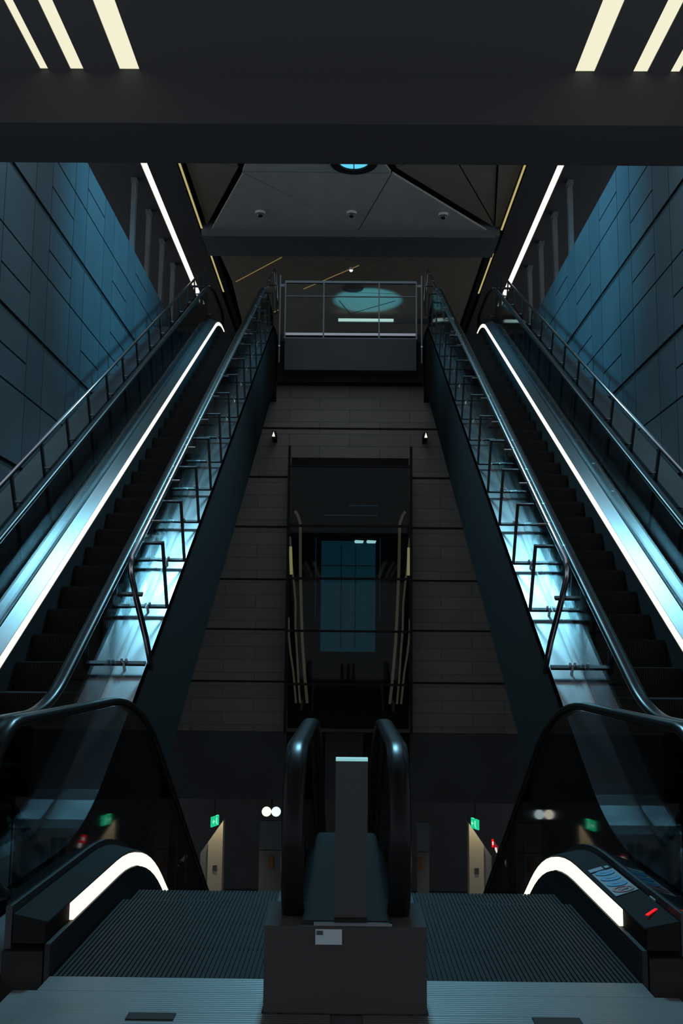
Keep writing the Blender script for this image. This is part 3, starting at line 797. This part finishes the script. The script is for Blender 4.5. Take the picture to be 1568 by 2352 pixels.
# backlit platform signs
def platform_sign(pts, m, label, lines, mt='whitesign'):
    c = sum((Vector(P(*p, 22.5)) for p in pts), Vector()) / len(pts)
    root = empty('platform_sign', c, label, 'sign', 'backlit platform signs')
    MB().prism([P(*p, 22.5) for p in pts], (0, .04, 0)).build('panel', m, root)
    for l in lines:
        MB().prism([P(*p, 22.49) for p in l], (0, .008, 0)).build('lettering', mt, root)
platform_sign([(-6.27, -2.96), (-6.2, -3.04), (-5.9, -2.80), (-5.9, -2.66), (-6.0, -2.64)], 'redsign', 'dark red platform sign with white lettering at the lower left',
    [[(-6.24, -2.985), (-6.185, -3.02), (-5.96, -2.84), (-5.99, -2.78)]])
platform_sign([(-5.83, -2.60), (-5.76, -2.60), (-5.76, -2.76), (-5.83, -2.76)], 'redsign', 'small upright red and white platform sign at the lower left',
    [[(-5.82, -2.65), (-5.77, -2.65), (-5.77, -2.70), (-5.82, -2.70)]])
platform_sign([(-6.45, -3.10), (-6.36, -3.0), (-6.33, -3.05), (-6.40, -3.16)], 'dimsign', 'dim pale lettering sign, lowest of the signs at the lower left', [[(-6.43, -3.10), (-6.37, -3.03), (-6.36, -3.06), (-6.41, -3.13)]], 'whitesign')
platform_sign([(-3.58, -3.22), (-3.40, -2.96), (-3.34, -3.02), (-3.46, -3.24)], 'redsign', 'tilted dark red sign with white lettering left of the left cream fin',
    [[(-3.54, -3.20), (-3.38, -3.0), (-3.35, -3.04), (-3.47, -3.22)]])
platform_sign([(-3.59, -3.27), (-3.55, -3.27), (-3.56, -3.37), (-3.59, -3.35)], 'redsign', 'tiny red and white sign under the tilted sign beside the left cream fin', [[(-3.585, -3.28), (-3.565, -3.28), (-3.567, -3.31), (-3.585, -3.31)]])
platform_sign([(3.10, -2.70), (3.14, -2.68), (3.15, -2.84), (3.11, -2.86)], 'red', 'small bright red and white sign right of the right cream fin', [[(3.11, -2.74), (3.14, -2.73), (3.14, -2.80), (3.115, -2.81)]])
platform_sign([(3.16, -2.74), (3.24, -2.84), (3.21, -2.98), (3.16, -2.90)], 'redsign', 'dark red and white sign just right of the small bright red sign', [[(3.17, -2.85), (3.21, -2.86), (3.22, -2.94), (3.20, -2.97), (3.17, -2.90)]])
platform_sign([(3.32, -3.10), (3.40, -3.03), (3.46, -3.14), (3.44, -3.26), (3.38, -3.26)], 'redsign', 'lower right red and white sign beside the glass screen of the platform', [[(3.36, -3.11), (3.41, -3.11), (3.44, -3.24), (3.40, -3.24)]])
for sx in (-1, 1):
    # glazed screen edge
    root = empty('glass_screen', P(sx * 3.62, -3.4, 22.2), 'platform screen of dark glass with steel edges, %s side' % SIDE[sx], 'screen', 'platform screens')
    x = sx * 3.62
    MB().box(x * 22.2 / 22 - .2, x * 22.2 / 22 + .2, 22.2, 22.21, -5.7, P(0, -2.75, 22.2)[2]).build('pane', 'tglass', root)
    for o in (-.2, .0, .2):
        MB().box(x * 22.2 / 22 + o - .015, x * 22.2 / 22 + o + .015, 22.18, 22.23, -5.7, P(0, -2.72, 22.2)[2]).build('mullion', 'column', root)

# ------------------------------------------------------------------ light
W = bpy.data.worlds.new('dusk'); S.world = W; W.use_nodes = True
W.node_tree.nodes['Background'].inputs[0].default_value = (.80, .88, 1.0, 1)
W.node_tree.nodes['Background'].inputs[1].default_value = .62
def lamp(kind, name, loc, target, energy, col, **k):
    l = bpy.data.lights.new(name, kind); l.energy = energy; l.color = col
    for a, b in k.items(): setattr(l, a, b)
    o = bpy.data.objects.new(name, l); COL.objects.link(o); o.location = loc
    o.rotation_euler = (Vector(target) - Vector(loc)).to_track_quat('-Z', 'Y').to_euler()
    return o
TEAL = (.27, .75, 1.0)
lamp('AREA', 'skylight daylight', (0, 15.6, 12.0), (0, 9.3, 2), 250, TEAL, shape='DISK', size=1.5, spread=R_(75))
for sx in (-1, 1):
    lamp('SPOT', 'added wall wash', (-sx * 2.4, 14.2, 10.6), (sx * 4, 16.1, 8.0), 5000, (.10, .54, .82), spot_size=R_(64), spot_blend=.9, shadow_soft_size=.3)  # added unseen spots that wash the side walls blue, no fixture built
    lamp('SPOT', 'fin downlight', (P(sx * 2.72, 0)[0], YB - .45, -2.0), (P(sx * 2.78, 0)[0], YB + .1, -4.2), 60, (1, .85, .6), spot_size=R_(80), spot_blend=.9, shadow_soft_size=.05)
lamp('SPOT', 'added ceiling glow', (.5, 26.6, 8.0), (.48, 26.95, 11.1), 380, (.12, .65, .95), spot_size=R_(37), spot_blend=.35, shadow_soft_size=.05)  # added unseen spot that throws the blue glow on the far ceiling

vs = S.view_settings
S.display_settings.display_device = 'sRGB'
vs.view_transform = 'Standard'; vs.look = 'None'; vs.gamma = 1; vs.exposure = 0; vs.use_curve_mapping = False
